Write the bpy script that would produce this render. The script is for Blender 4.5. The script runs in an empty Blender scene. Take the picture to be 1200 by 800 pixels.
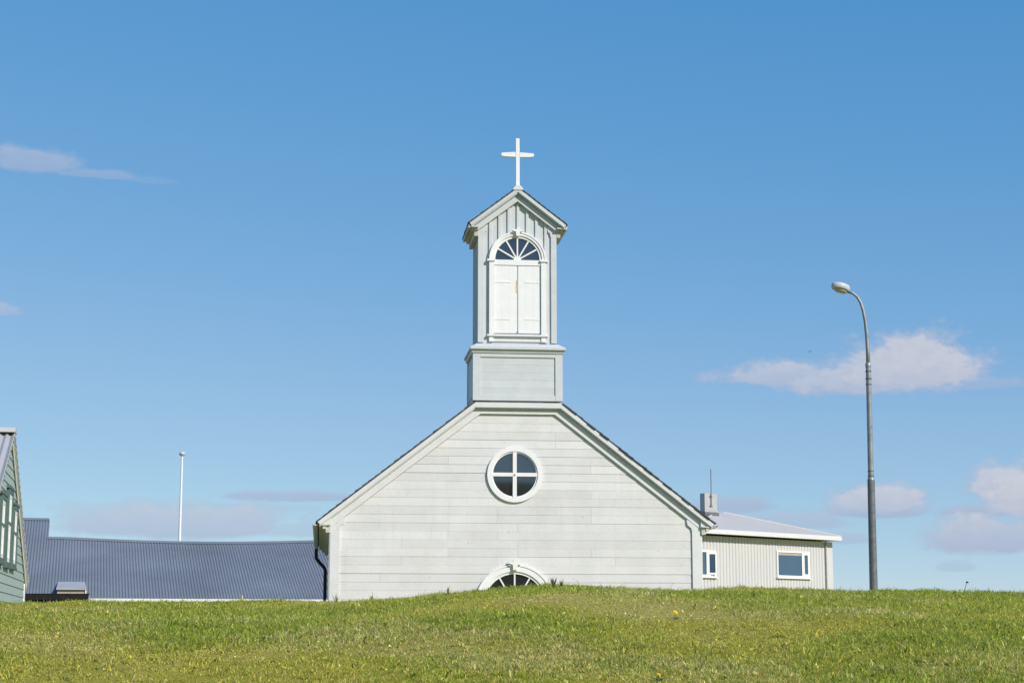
import bpy, math, random
import numpy as np
from math import sin, cos, tan, radians, pi, sqrt, atan2
random.seed(7); rng = np.random.default_rng(7)
S = bpy.context.scene
COL = S.collection

# ------------------------------------------------------------------ camera
EYE = 1.25
cam = bpy.data.objects.new('camera', bpy.data.cameras.new('camera')); COL.objects.link(cam)
cam.location = (0, 0, EYE)
cam.rotation_euler = (radians(90) + math.atan(340/2040), 0, 0)
cam.data.sensor_width = 36; cam.data.lens = 36*2040/1200
cam.data.clip_start = .1; cam.data.clip_end = 12000
S.camera = cam

# ------------------------------------------------------------------ light
SUN = np.array([.60, -.57, .54]); SUN = SUN/np.linalg.norm(SUN)
elev = math.asin(SUN[2]); azim = atan2(SUN[0], SUN[1])
W = bpy.data.worlds.new('World'); S.world = W; W.use_nodes = True
W.cycles.sampling_method = 'MANUAL'; W.cycles.sample_map_resolution = 256
wt = W.node_tree; wt.nodes.clear()
def wn(kind, **kw):
    n = wt.nodes.new(kind)
    for k, v in kw.items():
        if k.startswith('i_'):
            key = k[2:]; n.inputs[int(key) if key.isdigit() else key.default if False else key].default_value = v
        else: setattr(n, k, v)
    return n
def wm(op, a, b=None, c=None, clamp=False):
    n = wt.nodes.new('ShaderNodeMath'); n.operation = op; n.use_clamp = clamp
    for i, v in enumerate((a, b, c)):
        if v is None: continue
        if isinstance(v, (int, float)): n.inputs[i].default_value = v
        else: wt.links.new(v, n.inputs[i])
    return n.outputs[0]
def wmix(f, a, b):
    n = wt.nodes.new('ShaderNodeMix'); n.data_type = 'RGBA'
    if isinstance(f, (int, float)): n.inputs[0].default_value = f
    else: wt.links.new(f, n.inputs[0])
    for i, v in ((6, a), (7, b)):
        if isinstance(v, tuple): n.inputs[i].default_value = (*v, 1)
        else: wt.links.new(v, n.inputs[i])
    return n.outputs[2]
sky = wn('ShaderNodeTexSky', sky_type='NISHITA', sun_disc=False)
sky.sun_elevation = elev; sky.sun_rotation = azim
sky.altitude = 50; sky.air_density = 0.7; sky.dust_density = 0; sky.ozone_density = 5
SKY_STRENGTH = .10
tc = wn('ShaderNodeTexCoord')
sep = wn('ShaderNodeSeparateXYZ'); wt.links.new(tc.outputs['Generated'], sep.inputs[0])
AZ = wm('MULTIPLY', wm('ARCTAN2', sep.outputs[0], sep.outputs[1]), 180/pi)
EL = wm('MULTIPLY', wm('ARCSINE', sep.outputs[2]), 180/pi)
def cnoise(sx, sy, scale, detail, rough, off=0.0):
    cb = wn('ShaderNodeCombineXYZ')
    wt.links.new(wm('MULTIPLY', AZ, sx), cb.inputs[0]); wt.links.new(wm('MULTIPLY', EL, sy), cb.inputs[1]); cb.inputs[2].default_value = off
    n = wn('ShaderNodeTexNoise'); n.inputs['Scale'].default_value = scale; n.inputs['Detail'].default_value = detail; n.inputs['Roughness'].default_value = rough
    wt.links.new(cb.outputs[0], n.inputs['Vector']); return n.outputs['Fac']
n1 = cnoise(1, 1.35, .62, 7, .56, 1.3)
n2 = cnoise(1, 1.6, 1.9, 5, .6, 7.7)
NZ = wm('ADD', wm('MULTIPLY', wm('SUBTRACT', n1, .5), 2.6), wm('MULTIPLY', wm('SUBTRACT', n2, .5), 1.7))
# clouds of this sky: azimuth, elevation, half width, half height (degrees), opacity, paleness
CLOUDS = [(13.0, 8.25, 2.2, 1.30, .95, .95), (12.0, 7.95, 2.8, .8, .85, .8), (9.2, 8.15, 2.6, .50, .8, .75), (14.9, 7.75, 2.2, .26, .4, .6),
          (11.9, 4.1, 1.4, .65, .9, .8), (11.9, 3.75, 1.6, .3, .8, .2), (16.7, 4.0, 1.7, 1.2, 1.0, .8), (15.3, 2.85, 2.0, .8, .9, .4), (16.8, 2.9, 1.4, .7, .9, .3), (17.3, 5.1, 1.0, 1.0, .9, 1.0), (15.9, 4.5, 1.2, .8, .9, .9), (16.0, 3.7, 2.2, .3, .9, .1),
          (7.2, 3.95, 1.2, .40, .7, .0), (8.9, 3.45, 1.8, .40, .6, .25), (10.8, 2.9, .7, .22, .5, .1),
          (-10.8, 3.35, 3.9, .75, .75, .45), (-10.3, 3.9, 3.2, .22, .5, .0), (-7.3, 4.3, 2.2, .22, .7, .0), (-13.6, 3.6, 1.2, .2, .4, .0), (-7.0, 3.2, 1.9, .35, .45, .2),
          (-16.0, 14.72, 1.7, .50, .55, .7), (-13.8, 14.5, 1.4, .20, .42, .6), (-12.0, 14.4, .8, .14, .2, .5),
          (-16.9, 10.0, 1.0, .26, .5, .8), (-17.2, 8.25, .6, .4, .4, .8), (14.2, 2.0, .5, .22, .4, .1)]
dens = None; pale = None
for (a, e, hw, hh, op, pl) in CLOUDS:
    dx = wm('DIVIDE', wm('SUBTRACT', AZ, a), hw); dy = wm('DIVIDE', wm('SUBTRACT', EL, e), hh)
    # flat bases: the lower half is squashed
    dyn = wm('MULTIPLY', wm('MINIMUM', dy, 0.0), 2.1); dyp = wm('MAXIMUM', dy, 0.0)
    d2 = wm('SQRT', wm('ADD', wm('MULTIPLY', dx, dx), wm('ADD', wm('MULTIPLY', dyn, dyn), wm('MULTIPLY', dyp, dyp))))
    v = wm('ADD', wm('SUBTRACT', 1.28, d2), wm('MULTIPLY', NZ, .50))
    v = wm('MULTIPLY', wm('SMOOTHSTEP' if False else 'DIVIDE', v, .52, clamp=True), op)
    lit = wm('MULTIPLY', v, wm('ADD', pl-.12, wm('MULTIPLY', dy, .55), clamp=True))
    dens = v if dens is None else wm('MAXIMUM', dens, v)
    pale = lit if pale is None else wm('MAXIMUM', pale, lit)
# ... and the scattered ones that go on all round, beyond the ones in view
fld = cnoise(.09, .33, 1, 3, .55, 4.4)
out_ = wm('MULTIPLY', wm('DIVIDE', wm('SUBTRACT', wm('ABSOLUTE', AZ), 20.0), 8.0, clamp=True), wm('DIVIDE', wm('SUBTRACT', 40.0, EL), 15.0, clamp=True))
fv = wm('MULTIPLY', wm('DIVIDE', wm('SUBTRACT', wm('ADD', fld, wm('MULTIPLY', NZ, .06)), .60), .10, clamp=True), out_)
dens = wm('MAXIMUM', dens, fv); pale = wm('MAXIMUM', pale, wm('MULTIPLY', fv, .8))
# the camera's rendering of a clear northern sky: a response curve for each channel
sk = wn('ShaderNodeSeparateColor'); wt.links.new(sky.outputs[0], sk.inputs[0]); skyc = wn('ShaderNodeCombineColor')
r_in = wm('MULTIPLY', sk.outputs[0], .1)
r_out = wm('SMOOTH_MIN', wm('MULTIPLY_ADD', r_in, 1.5, -.0316), wm('MULTIPLY_ADD', r_in, .8, .116), .04)
wt.links.new(wm('MULTIPLY', wm('MAXIMUM', r_out, wm('MULTIPLY', r_in, .8)), 10.0), skyc.inputs[0])
for k, (p_, g_) in ((1, (.57, .84)), (2, (.30, .835))):
    wt.links.new(wm('MULTIPLY', wm('POWER', wm('MULTIPLY', sk.outputs[k], .1), p_), 10*g_), skyc.inputs[k])
ccol = wmix(wm('MULTIPLY', pale, wm('ADD', .45, wm('MULTIPLY', n2, 1.15)), clamp=True), (3.85, 4.5, 6.2), (6.2, 6.2, 6.8))
final = wmix(wm('MULTIPLY', dens, .86, clamp=True), skyc.outputs[0], ccol)
bg = wn('ShaderNodeBackground'); bg.inputs['Strength'].default_value = SKY_STRENGTH
wt.links.new(final, bg.inputs['Color'])
wo = wn('ShaderNodeOutputWorld'); wt.links.new(bg.outputs[0], wo.inputs[0])

sl = bpy.data.lights.new('sun', 'SUN'); sl.energy = 4.5; sl.angle = radians(.53); sl.color = (1, .922, .835)
so = bpy.data.objects.new('sun', sl); COL.objects.link(so); so.location = (60, -60, 60)
import mathutils
so.rotation_euler = mathutils.Vector(SUN).to_track_quat('Z', 'Y').to_euler()
V = S.view_settings; V.view_transform = 'Standard'; V.look = 'None'; V.gamma = 1; V.exposure = 0.0; V.use_curve_mapping = False
S.cycles.use_denoising = True; S.cycles.max_bounces = 6

# ------------------------------------------------------------------ materials
def mat(name, base, rough=.55, var=.06, scale=3.0, streak=0.0, streakcol=(.45, .38, .27), metal=0.0, orand=0.0, bump=0.0, bscale=30, ior=1.45, spec=.5, nails=0):
    m = bpy.data.materials.new(name); m.use_nodes = True; nt = m.node_tree; b = nt.nodes['Principled BSDF']; L = nt.links.new
    b.inputs['Roughness'].default_value = rough; b.inputs['Metallic'].default_value = metal; b.inputs['IOR'].default_value = ior
    b.inputs['Specular IOR Level'].default_value = spec
    t = nt.nodes.new('ShaderNodeTexCoord')
    n = nt.nodes.new('ShaderNodeTexNoise'); n.inputs['Scale'].default_value = scale; n.inputs['Detail'].default_value = 6; n.inputs['Roughness'].default_value = .65
    L(t.outputs['Object'], n.inputs['Vector'])
    mr = nt.nodes.new('ShaderNodeMapRange'); mr.inputs[1].default_value = .3; mr.inputs[2].default_value = .7; mr.inputs[3].default_value = 1-var; mr.inputs[4].default_value = 1+var*.6
    L(n.outputs['Fac'], mr.inputs[0]); f = mr.outputs[0]
    if orand:
        oi = nt.nodes.new('ShaderNodeObjectInfo'); r = nt.nodes.new('ShaderNodeMapRange'); r.inputs[3].default_value = 1-orand; r.inputs[4].default_value = 1+orand*.5
        L(oi.outputs['Random'], r.inputs[0]); q = nt.nodes.new('ShaderNodeMath'); q.operation = 'MULTIPLY'; L(f, q.inputs[0]); L(r.outputs[0], q.inputs[1]); f = q.outputs[0]
    mx = nt.nodes.new('ShaderNodeVectorMath'); mx.operation = 'SCALE'; mx.inputs[0].default_value = base; L(f, mx.inputs['Scale'])
    c = mx.outputs[0]
    if streak:
        mp = nt.nodes.new('ShaderNodeMapping'); mp.inputs['Scale'].default_value = (7, 7, .55); L(t.outputs['Object'], mp.inputs[0])
        s = nt.nodes.new('ShaderNodeTexNoise'); s.inputs['Scale'].default_value = 1.6; s.inputs['Detail'].default_value = 5; s.inputs['Roughness'].default_value = .7; L(mp.outputs[0], s.inputs['Vector'])
        sr = nt.nodes.new('ShaderNodeMapRange'); sr.inputs[1].default_value = .56; sr.inputs[2].default_value = .78; sr.inputs[3].default_value = 0; sr.inputs[4].default_value = streak; L(s.outputs['Fac'], sr.inputs[0])
        k = nt.nodes.new('ShaderNodeMix'); k.data_type = 'RGBA'; L(sr.outputs[0], k.inputs[0]); L(c, k.inputs[6]); k.inputs[7].default_value = (*streakcol, 1); c = k.outputs[2]
    L(c, b.inputs['Base Color'])
    if nails:
        vo = nt.nodes.new('ShaderNodeTexVoronoi'); vo.inputs['Scale'].default_value = 2.1; vo.inputs['Randomness'].default_value = 1.0; L(t.outputs['Object'], vo.inputs['Vector'])
        nr = nt.nodes.new('ShaderNodeMapRange'); nr.inputs[1].default_value = .028; nr.inputs[2].default_value = .05; nr.inputs[3].default_value = nails; nr.inputs[4].default_value = 0; L(vo.outputs['Distance'], nr.inputs[0])
        k = nt.nodes.new('ShaderNodeMix'); k.data_type = 'RGBA'; L(nr.outputs[0], k.inputs[0]); L(c, k.inputs[6]); k.inputs[7].default_value = (.40, .33, .25, 1); L(k.outputs[2], b.inputs['Base Color'])
    if bump:
        bn = nt.nodes.new('ShaderNodeTexNoise'); bn.inputs['Scale'].default_value = bscale; bn.inputs['Detail'].default_value = 4; L(t.outputs['Object'], bn.inputs['Vector'])
        bp = nt.nodes.new('ShaderNodeBump'); bp.inputs['Strength'].default_value = bump; bp.inputs['Distance'].default_value = .02; L(bn.outputs['Fac'], bp.inputs['Height']); L(bp.outputs[0], b.inputs['Normal'])
    return m
M = dict(
    siding=mat('grey_white_siding', (.675, .668, .662), .6, .09, 1.1, .34, (.5, .46, .4), orand=.075, bump=.14, nails=.55),
    trim=mat('white_trim', (.68, .685, .69), .5, .06, 4, .2, orand=.03, bump=.06),
    tower=mat('tower_grey_paint', (.575, .60, .615), .55, .07, 3, .22, (.48, .46, .42), orand=.04, bump=.08),
    white=mat('bright_white_paint', (.80, .797, .795), .45, .04, 5, .2, (.62, .55, .45)),
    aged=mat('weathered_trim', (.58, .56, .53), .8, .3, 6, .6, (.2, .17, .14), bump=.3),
    shingle=mat('dark_shingle', (.085, .085, .09), .85, .4, 14, orand=.2, bump=.3),
    glass=mat('window_glass', (.012, .016, .022), .03, .1, 1, ior=2.3),
    bluepane=mat('painted_sky_pane', (.03, .075, .14), .03, .1, 1, ior=2.1),  # blue of the reflected sky is put into the base colour
    black=mat('black_pipe', (.015, .015, .016), .5, .2, 5),
    rust=mat('rust', (.42, .16, .04), .9, .4, 20),
    rustpale=mat('rust_stain', (.78, .56, .34), .8, .25, 9),
    blue=mat('blue_steel', (.185, .205, .235), .55, .2, .35, .4, (.21, .225, .245), bump=.02),
    bluewall=mat('blue_wall', (.3, .32, .33), .7, .1, 2),
    cream=mat('cream_corrugated', (.585, .58, .58), .5, .04, .8, .1),
    roofgrey=mat('pale_roof', (.51, .49, .465), .6, .05, 1.5, .12),
    concrete=mat('concrete', (.42, .42, .42), .85, .1, 5, .25, (.28, .27, .26)),
    green=mat('sage_siding', (.36, .44, .40), .6, .05, 2, .12, (.3, .36, .33), orand=.04),
    dkgreen=mat('dark_green_paint', (.085, .14, .125), .5, .12, 8),
    galv=mat('galvanised', (.30, .315, .335), .5, .3, 7, .45, (.2, .2, .2), metal=.35),
    galvdark=mat('galvanised_dark', (.17, .18, .195), .6, .3, 9, .4, (.12, .11, .1), metal=.3),
    corrgrey=mat('grey_corrugated', (.40, .405, .42), .5, .08, 1.5),
    lamp=mat('lamp_housing', (.52, .54, .57), .45, .06, 8),
    lens=mat('lamp_lens', (.42, .42, .4), .2, .05, 5),
    fence=mat('black_stained_wood', (.014, .012, .012), .85, .3, 8, orand=.3),
    beige=mat('beige_board', (.42, .37, .31), .8, .15, 6),
    petal=mat('dandelion_petal', (.92, .60, .015), .6, .1, 40),
    stem=mat('plant_stem', (.12, .16, .04), .7, .2, 40),
    seed=mat('dark_seed_head', (.03, .025, .02), .9, .2, 60),
    bird=mat('dark_feathers', (.03, .03, .033), .8, .2, 20))

# ------------------------------------------------------------------ mesh helpers
class MB:
    def __init__(s): s.v = []; s.f = []
    def add(s, vs, fs):
        o = len(s.v); s.v += [tuple(p) for p in vs]; s.f += [tuple(i+o for i in q) for q in fs]; return s
    def box(s, x0, x1, y0, y1, z0, z1):
        return s.add([(x0,y0,z0),(x1,y0,z0),(x1,y1,z0),(x0,y1,z0),(x0,y0,z1),(x1,y0,z1),(x1,y1,z1),(x0,y1,z1)],
                     [(0,3,2,1),(4,5,6,7),(0,1,5,4),(1,2,6,5),(2,3,7,6),(3,0,4,7)])
    def prism(s, poly, y0, y1):            # poly in x,z counter-clockwise seen from the front (-y); y0 front: number or function of z
        n = len(poly); fy = y0 if callable(y0) else (lambda z: y0)
        vs = [(x, fy(z), z) for x, z in poly]+[(x, y1, z) for x, z in poly]
        return s.add(vs, [tuple(range(n)), tuple(range(2*n-1, n-1, -1))]+[(i, i+n, (i+1) % n+n, (i+1) % n) for i in range(n)])
    def prismx(s, poly, x0, x1):           # poly in y,z, extruded along x
        n = len(poly); vs = [(x0, y, z) for y, z in poly]+[(x1, y, z) for y, z in poly]
        return s.add(vs, [tuple(range(n-1, -1, -1)), tuple(range(n, 2*n))]+[(i, (i+1) % n, (i+1) % n+n, i+n) for i in range(n)])
    def prismy(s, poly, y0, y1): return s.prism(poly, y0, y1)
    def ring(s, cx, cz, r0, r1, y0, y1, a0=0, a1=2*pi, n=48):
        full = abs(a1-a0-2*pi) < 1e-6; k = n if full else n+1
        vs = []
        for i in range(k):
            a = a0+(a1-a0)*i/n; c, d = cos(a), sin(a)
            vs += [(cx+r0*c, y0, cz+r0*d), (cx+r1*c, y0, cz+r1*d), (cx+r1*c, y1, cz+r1*d), (cx+r0*c, y1, cz+r0*d)]
        fs = []
        for i in range(n):
            p = 4*i; q = 4*((i+1) % k)
            for j in range(4): fs.append((p+j, p+(j+1) % 4, q+(j+1) % 4, q+j))
        if not full: fs += [(3, 2, 1, 0), (4*n, 4*n+1, 4*n+2, 4*n+3)]
        return s.add(vs, fs)
    def loft(s, rects):                    # rects: (x0,x1,y0,y1,z) from bottom to top
        vs = []
        for x0, x1, y0, y1, z in rects: vs += [(x0,y0,z),(x1,y0,z),(x1,y1,z),(x0,y1,z)]
        fs = [(3,2,1,0)]; n = len(rects)
        for i in range(n-1):
            for j in range(4): fs.append((4*i+j, 4*i+(j+1) % 4, 4*i+4+(j+1) % 4, 4*i+4+j))
        fs.append(tuple(4*(n-1)+j for j in range(4)))
        return s.add(vs, fs)
    def tube(s, pts, rad, n=10):
        pts = [mathutils.Vector(p) for p in pts]; vs = []; up = mathutils.Vector((.13, 1, .07)).normalized()
        if not hasattr(rad, '__len__'): rad = [rad]*len(pts)
        for i, p in enumerate(pts):
            d = (pts[min(i+1, len(pts)-1)]-pts[max(i-1, 0)]).normalized()
            u = d.cross(up)
            if u.length < .05: u = d.cross(mathutils.Vector((1, .1, 0)))
            u.normalize(); w = d.cross(u)
            vs += [p+(u*cos(2*pi*k/n)+w*sin(2*pi*k/n))*rad[i] for k in range(n)]
        fs = [tuple(range(n-1, -1, -1)), tuple(range(len(vs)-n, len(vs)))]
        for i in range(len(pts)-1):
            for k in range(n): fs.append((i*n+k, i*n+(k+1) % n, (i+1)*n+(k+1) % n, (i+1)*n+k))
        return s.add(vs, fs)
    def lathe(s, prof, c=(0, 0, 0), n=20):
        vs = []
        for r, z in prof: vs += [(c[0]+r*cos(2*pi*k/n), c[1]+r*sin(2*pi*k/n), c[2]+z) for k in range(n)]
        fs = [tuple(range(n-1, -1, -1)), tuple(range(len(vs)-n, len(vs)))]
        for i in range(len(prof)-1):
            for k in range(n): fs.append((i*n+k, i*n+(k+1) % n, (i+1)*n+(k+1) % n, (i+1)*n+k))
        return s.add(vs, fs)
    def build(s, name, m, parent=None, smooth=False, bevel=0):
        me = bpy.data.meshes.new(name); me.from_pydata(s.v, [], s.f); me.update()
        import bmesh
        bm = bmesh.new(); bm.from_mesh(me); bmesh.ops.recalc_face_normals(bm, faces=bm.faces); bm.to_mesh(me); bm.free()
        me.materials.append(M[m] if isinstance(m, str) else m)
        if smooth:
            me.polygons.foreach_set('use_smooth', [True]*len(me.polygons))
            if smooth != True: me.set_sharp_from_angle(angle=radians(smooth))
        o = bpy.data.objects.new(name, me); COL.objects.link(o)
        if parent: o.parent = parent
        if bevel:
            b = o.modifiers.new('bevel', 'BEVEL'); b.width = bevel; b.segments = 2; b.limit_method = 'ANGLE'
        return o
def empty(name, loc, rz=0, label=None, cat=None, group=None):
    o = bpy.data.objects.new(name, None); COL.objects.link(o); o.location = loc; o.rotation_euler = (0, 0, rz); o.empty_display_size = .2
    return tag(o, label, cat, group)
def tag(o, label=None, cat=None, group=None, kind=None):
    for k, v in (('label', label), ('category', cat), ('group', group), ('kind', kind)):
        if v: o[k] = v
    return o
def box(name, m, par, *a, bevel=0): return MB().box(*a).build(name, m, par, bevel=bevel)

# ------------------------------------------------------------------ the ground
CR = [(-40, 1.2), (-14, 1.45), (-9, 1.60), (-7.27,1.633),(-6.55,1.668),(-6.06,1.690),(-4.24,1.666),(-2.67,1.682),(-2.06,1.728),(-1.46,1.764),(-0.97,1.813),(-0.49,1.855),(0.00,1.897),(0.49,1.921),(0.97,1.915),(1.46,1.897),(2.43,1.861),(3.64,1.855),(4.85,1.849),(6.07,1.837),(6.67,1.825),(7.28,1.795),(9,1.74),(14,1.55),(40,1.3)]
CRX = np.array([c[0] for c in CR]); CRZ = np.array([c[1] for c in CR])
def vnoise(x, y, seed=0):
    x = np.asarray(x, float); y = np.asarray(y, float)
    xi = np.floor(x).astype(np.int64); yi = np.floor(y).astype(np.int64); fx = x-xi; fy = y-yi
    def h(a, b):
        n = (a*374761393+b*668265263+seed*974634777) & 0x7fffffff
        n = ((n ^ (n >> 13))*1274126177) & 0x7fffffff
        return ((n ^ (n >> 16)) & 0xffff)/65535.0
    u = fx*fx*(3-2*fx); v = fy*fy*(3-2*fy)
    return (h(xi, yi)*(1-u)+h(xi+1, yi)*u)*(1-v)+(h(xi, yi+1)*(1-u)+h(xi+1, yi+1)*u)*v
def fbm(x, y, seed=0, o=4):
    s = 0; a = .5
    for i in range(o): s = s+a*vnoise(x*2**i+i*17.3, y*2**i-i*9.1, seed+i); a *= .5
    return s/(1-.5**o)
def herm(y, a, za, ma, b, zb, mb):
    L = b-a; t = np.clip((y-a)/L, 0, 1)
    return (2*t**3-3*t**2+1)*za+(t**3-2*t**2+t)*L*ma+(-2*t**3+3*t**2)*zb+(t**3-t**2)*L*mb
def sstep(a, b, v): t = np.clip((v-a)/(b-a), 0, 1); return t*t*(3-2*t)
def H(x, y):
    x = np.asarray(x, float); y = np.asarray(y, float)
    ysafe = np.maximum(y, 14.)
    zc = np.interp(x*25/ysafe*np.where(y > 14, 1, 1), CRX, CRZ)
    zc = zc-.05
    z = np.where(y < 0, -.35+np.maximum(y, -30)*.02, 0)
    z = np.where((y >= 0) & (y < 12), herm(y, 0, -.35, .10, 12, .86, .10), z)
    z = np.where((y >= 12) & (y < 25), herm(y, 12, .86, .10, 25, zc, .03), z)
    z = np.where((y >= 25) & (y < 28), herm(y, 25, zc, .03, 28, zc-.02, -.06), z)
    z = np.where((y >= 28) & (y < 38), herm(y, 28, zc-.02, -.06, 38, 0, -.02), z)
    near = sstep(3, 10, y)*(1-sstep(28, 34, y))
    z = z+near*((fbm(x*.55, y*.55, 3, 3)-.5)*.16+(fbm(x*2.6, y*2.6, 8, 2)-.5)*.035)
    z = z-3.5*sstep(90, 400, y)
    back = sstep(50, 210, -y)*(15+17*fbm(x*.013, y*.013, 21, 5))+sstep(40, 120, -y)*4*fbm(x*.06, y*.06, 31, 4)
    return z+back
def axis(lo, hi, step, far, ratio=1.17):
    core = list(np.arange(lo, hi+1e-6, step)); s = step*ratio; up = []; p = hi
    while p < far: p += s; s *= ratio; up.append(p)
    s = step*ratio; dn = []; p = lo
    while p > -far: p -= s; s *= ratio; dn.append(p)
    return np.array(dn[::-1]+core+up)
xs = axis(-13, 13, .16, 4000); ys = axis(8, 36, .16, 4000)
gx, gy = np.meshgrid(xs, ys); gz = H(gx, gy)
vs = np.stack([gx, gy, gz], -1).reshape(-1, 3); nx = len(xs); ny = len(ys)
idx = np.arange(nx*ny).reshape(ny, nx)
fs = np.stack([idx[:-1, :-1], idx[:-1, 1:], idx[1:, 1:], idx[1:, :-1]], -1).reshape(-1, 4)
def npmesh(name, vs, fs, m, k):
    me = bpy.data.meshes.new(name); me.vertices.add(len(vs)); me.vertices.foreach_set('co', np.ascontiguousarray(vs, np.float32).ravel())
    me.loops.add(fs.size); me.loops.foreach_set('vertex_index', np.ascontiguousarray(fs, np.int32).ravel())
    me.polygons.add(len(fs)); me.polygons.foreach_set('loop_start', np.arange(0, fs.size, k, dtype=np.int32)); me.polygons.foreach_set('loop_total', np.full(len(fs), k, np.int32))
    me.update(calc_edges=True); me.materials.append(m)
    o = bpy.data.objects.new(name, me); COL.objects.link(o); return o
gm = bpy.data.materials.new('turf_soil'); gm.use_nodes = True; nt = gm.node_tree; b = nt.nodes['Principled BSDF']; b.inputs['Roughness'].default_value = .95; b.inputs['Specular IOR Level'].default_value = .1
t_ = nt.nodes.new('ShaderNodeTexCoord'); n_ = nt.nodes.new('ShaderNodeTexNoise'); n_.inputs['Scale'].default_value = 34; n_.inputs['Detail'].default_value = 6; n_.inputs['Roughness'].default_value = .75
nt.links.new(t_.outputs['Object'], n_.inputs['Vector'])
a_ = nt.nodes.new('ShaderNodeAttribute'); a_.attribute_name = 'tint'; mr_ = nt.nodes.new('ShaderNodeMapRange'); mr_.inputs[1].default_value = .3; mr_.inputs[2].default_value = .7; mr_.inputs[3].default_value = .55; mr_.inputs[4].default_value = 1.25
nt.links.new(n_.outputs['Fac'], mr_.inputs[0]); vm = nt.nodes.new('ShaderNodeVectorMath'); vm.operation = 'SCALE'; nt.links.new(a_.outputs['Color'], vm.inputs[0]); nt.links.new(mr_.outputs[0], vm.inputs['Scale']); nt.links.new(vm.outputs[0], b.inputs['Base Color'])
bp_ = nt.nodes.new('ShaderNodeBump'); bp_.inputs['Strength'].default_value = .9; bp_.inputs['Distance'].default_value = .025; nt.links.new(n_.outputs['Fac'], bp_.inputs['Height']); nt.links.new(bp_.outputs[0], b.inputs['Normal'])
def lush_at(x, y): return np.clip((fbm(x*.42+3, y*.30, 51, 4)-.40)*4.2, 0, 1)      # damp green patches
def dry_at(x, y): return np.clip((fbm(x*.75, y*.6+9, 61, 4)-.47)*4.5, 0, 1)        # worn straw patches
ground = npmesh('ground', vs, fs, gm, 4); tag(ground, kind='structure'); ground.data.polygons.foreach_set('use_smooth', np.ones(len(fs), bool))
L_ = lush_at(gx, gy).reshape(-1, 1); D_ = dry_at(gx, gy).reshape(-1, 1)
tn = np.array([.40, .36, .055])*(1-.6*L_)*(1-.6*D_)+np.array([.26, .31, .035])*.6*L_+np.array([.46, .37, .12])*.6*D_*(1-.6*L_)
tn = tn*(1-.72*sstep(40, 70, -gy).reshape(-1, 1))                                    # darker heath on the hills behind
ga = ground.data.attributes.new('tint', 'FLOAT_COLOR', 'POINT'); ga.data.foreach_set('color', np.concatenate([tn, np.ones((len(tn), 1))], 1).astype(np.float32).ravel())

# ------------------------------------------------------------------ grass on the bank
def scatter(n, x0, x1, y0, y1): return rng.uniform(x0, x1, n), rng.uniform(y0, y1, n)
px, py = [], []
for n, a in ((450000, (-8.6, 8.6, 10.0, 26.8)), (190000, (-6, 6, 10.0, 17.5)), (60000, (-13, -8.6, 10, 27)), (60000, (8.6, 13, 10, 27)), (20000, (-12, 12, 26.8, 31)), (25000, (-9, 9, 6.5, 10))):
    u, v = scatter(n, *a); px.append(u); py.append(v)
px = np.concatenate(px); py = np.concatenate(py)
# clumping: nudge blades towards clump centres
cl = vnoise(px*9, py*9, 40); keep = rng.random(len(px)) < .45+.75*cl; px = px[keep]; py = py[keep]
N = len(px)
lush = lush_at(px, py); dry = dry_at(px, py)
cn = vnoise(px*11, py*11, 77); cn2 = vnoise(px*19, py*19, 78)
hgt = (.016+.022*rng.random(N))*(0.85+.6*lush-.15*dry)*(.45+1.1*cn*cn+.35*cn)*(.7+.7*cn2)
tall = rng.random(N) < .01; hgt = np.where(tall, hgt*2.2, hgt)
wid = rng.uniform(.003, .006, N)*(1+.25*(cn2 > .6)); broad = rng.random(N) < .07; wid = np.where(broad, wid*2.8, wid); hgt = np.where(broad, hgt*.9, hgt)
yaw = rng.uniform(0, 2*pi, N); lean = rng.uniform(.3, 2.4, N)*hgt; la = yaw+pi/2+rng.normal(0, .5, N)
pz = H(px, py)-.004
dx, dy = np.cos(yaw)*wid/2, np.sin(yaw)*wid/2; lx, ly = np.cos(la)*lean, np.sin(la)*lean
P = np.empty((N, 5, 3))
P[:, 0] = np.stack([px-dx, py-dy, pz], -1); P[:, 1] = np.stack([px+dx, py+dy, pz], -1)
P[:, 2] = np.stack([px+dx*.85+lx*.35, py+dy*.85+ly*.35, pz+hgt*.6], -1); P[:, 3] = np.stack([px-dx*.85+lx*.35, py-dy*.85+ly*.35, pz+hgt*.6], -1)
P[:, 4] = np.stack([px+lx, py+ly, pz+hgt*(1-.2*lean/np.maximum(hgt, .001))], -1)
base = np.arange(N)[:, None]*5
F = np.concatenate([base+np.array([[0, 1, 2]]), base+np.array([[0, 2, 3]]), base+np.array([[3, 2, 4]])], 1).reshape(-1, 3)
c_l = np.array([.36, .45, .05]); c_o = np.array([.64, .58, .10]); c_d = np.array([.76, .66, .25]); c_k = np.array([.12, .12, .015])
r = rng.random(N)
w_d = np.clip(dry*.55+.13, 0, .8); w_l = np.clip(lush*.75+.10, 0, 1)*(1-w_d)
C = np.where((r < w_d)[:, None], c_d, np.where((r < w_d+w_l)[:, None], c_l, c_o))
C = C*(rng.uniform(.66, 1.34, N)*(.80+.4*vnoise(px*14, py*14, 91)))[:, None]*(1+(rng.random((N, 3))-.5)*.16)
C = np.where((rng.random(N) < .08)[:, None], c_k, C); C = np.where((broad & (rng.random(N) < .6))[:, None], C*np.array([1.1, 1.15, 1.0]), C)
gmat = bpy.data.materials.new('grass_blades'); gmat.use_nodes = True; nt = gmat.node_tree; b = nt.nodes['Principled BSDF']; b.inputs['Roughness'].default_value = .55; b.inputs['Specular IOR Level'].default_value = .3
at_ = nt.nodes.new('ShaderNodeAttribute'); at_.attribute_name = 'tint'; tr = nt.nodes.new('ShaderNodeBsdfTranslucent'); ms = nt.nodes.new('ShaderNodeMixShader'); ms.inputs[0].default_value = .42
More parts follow.
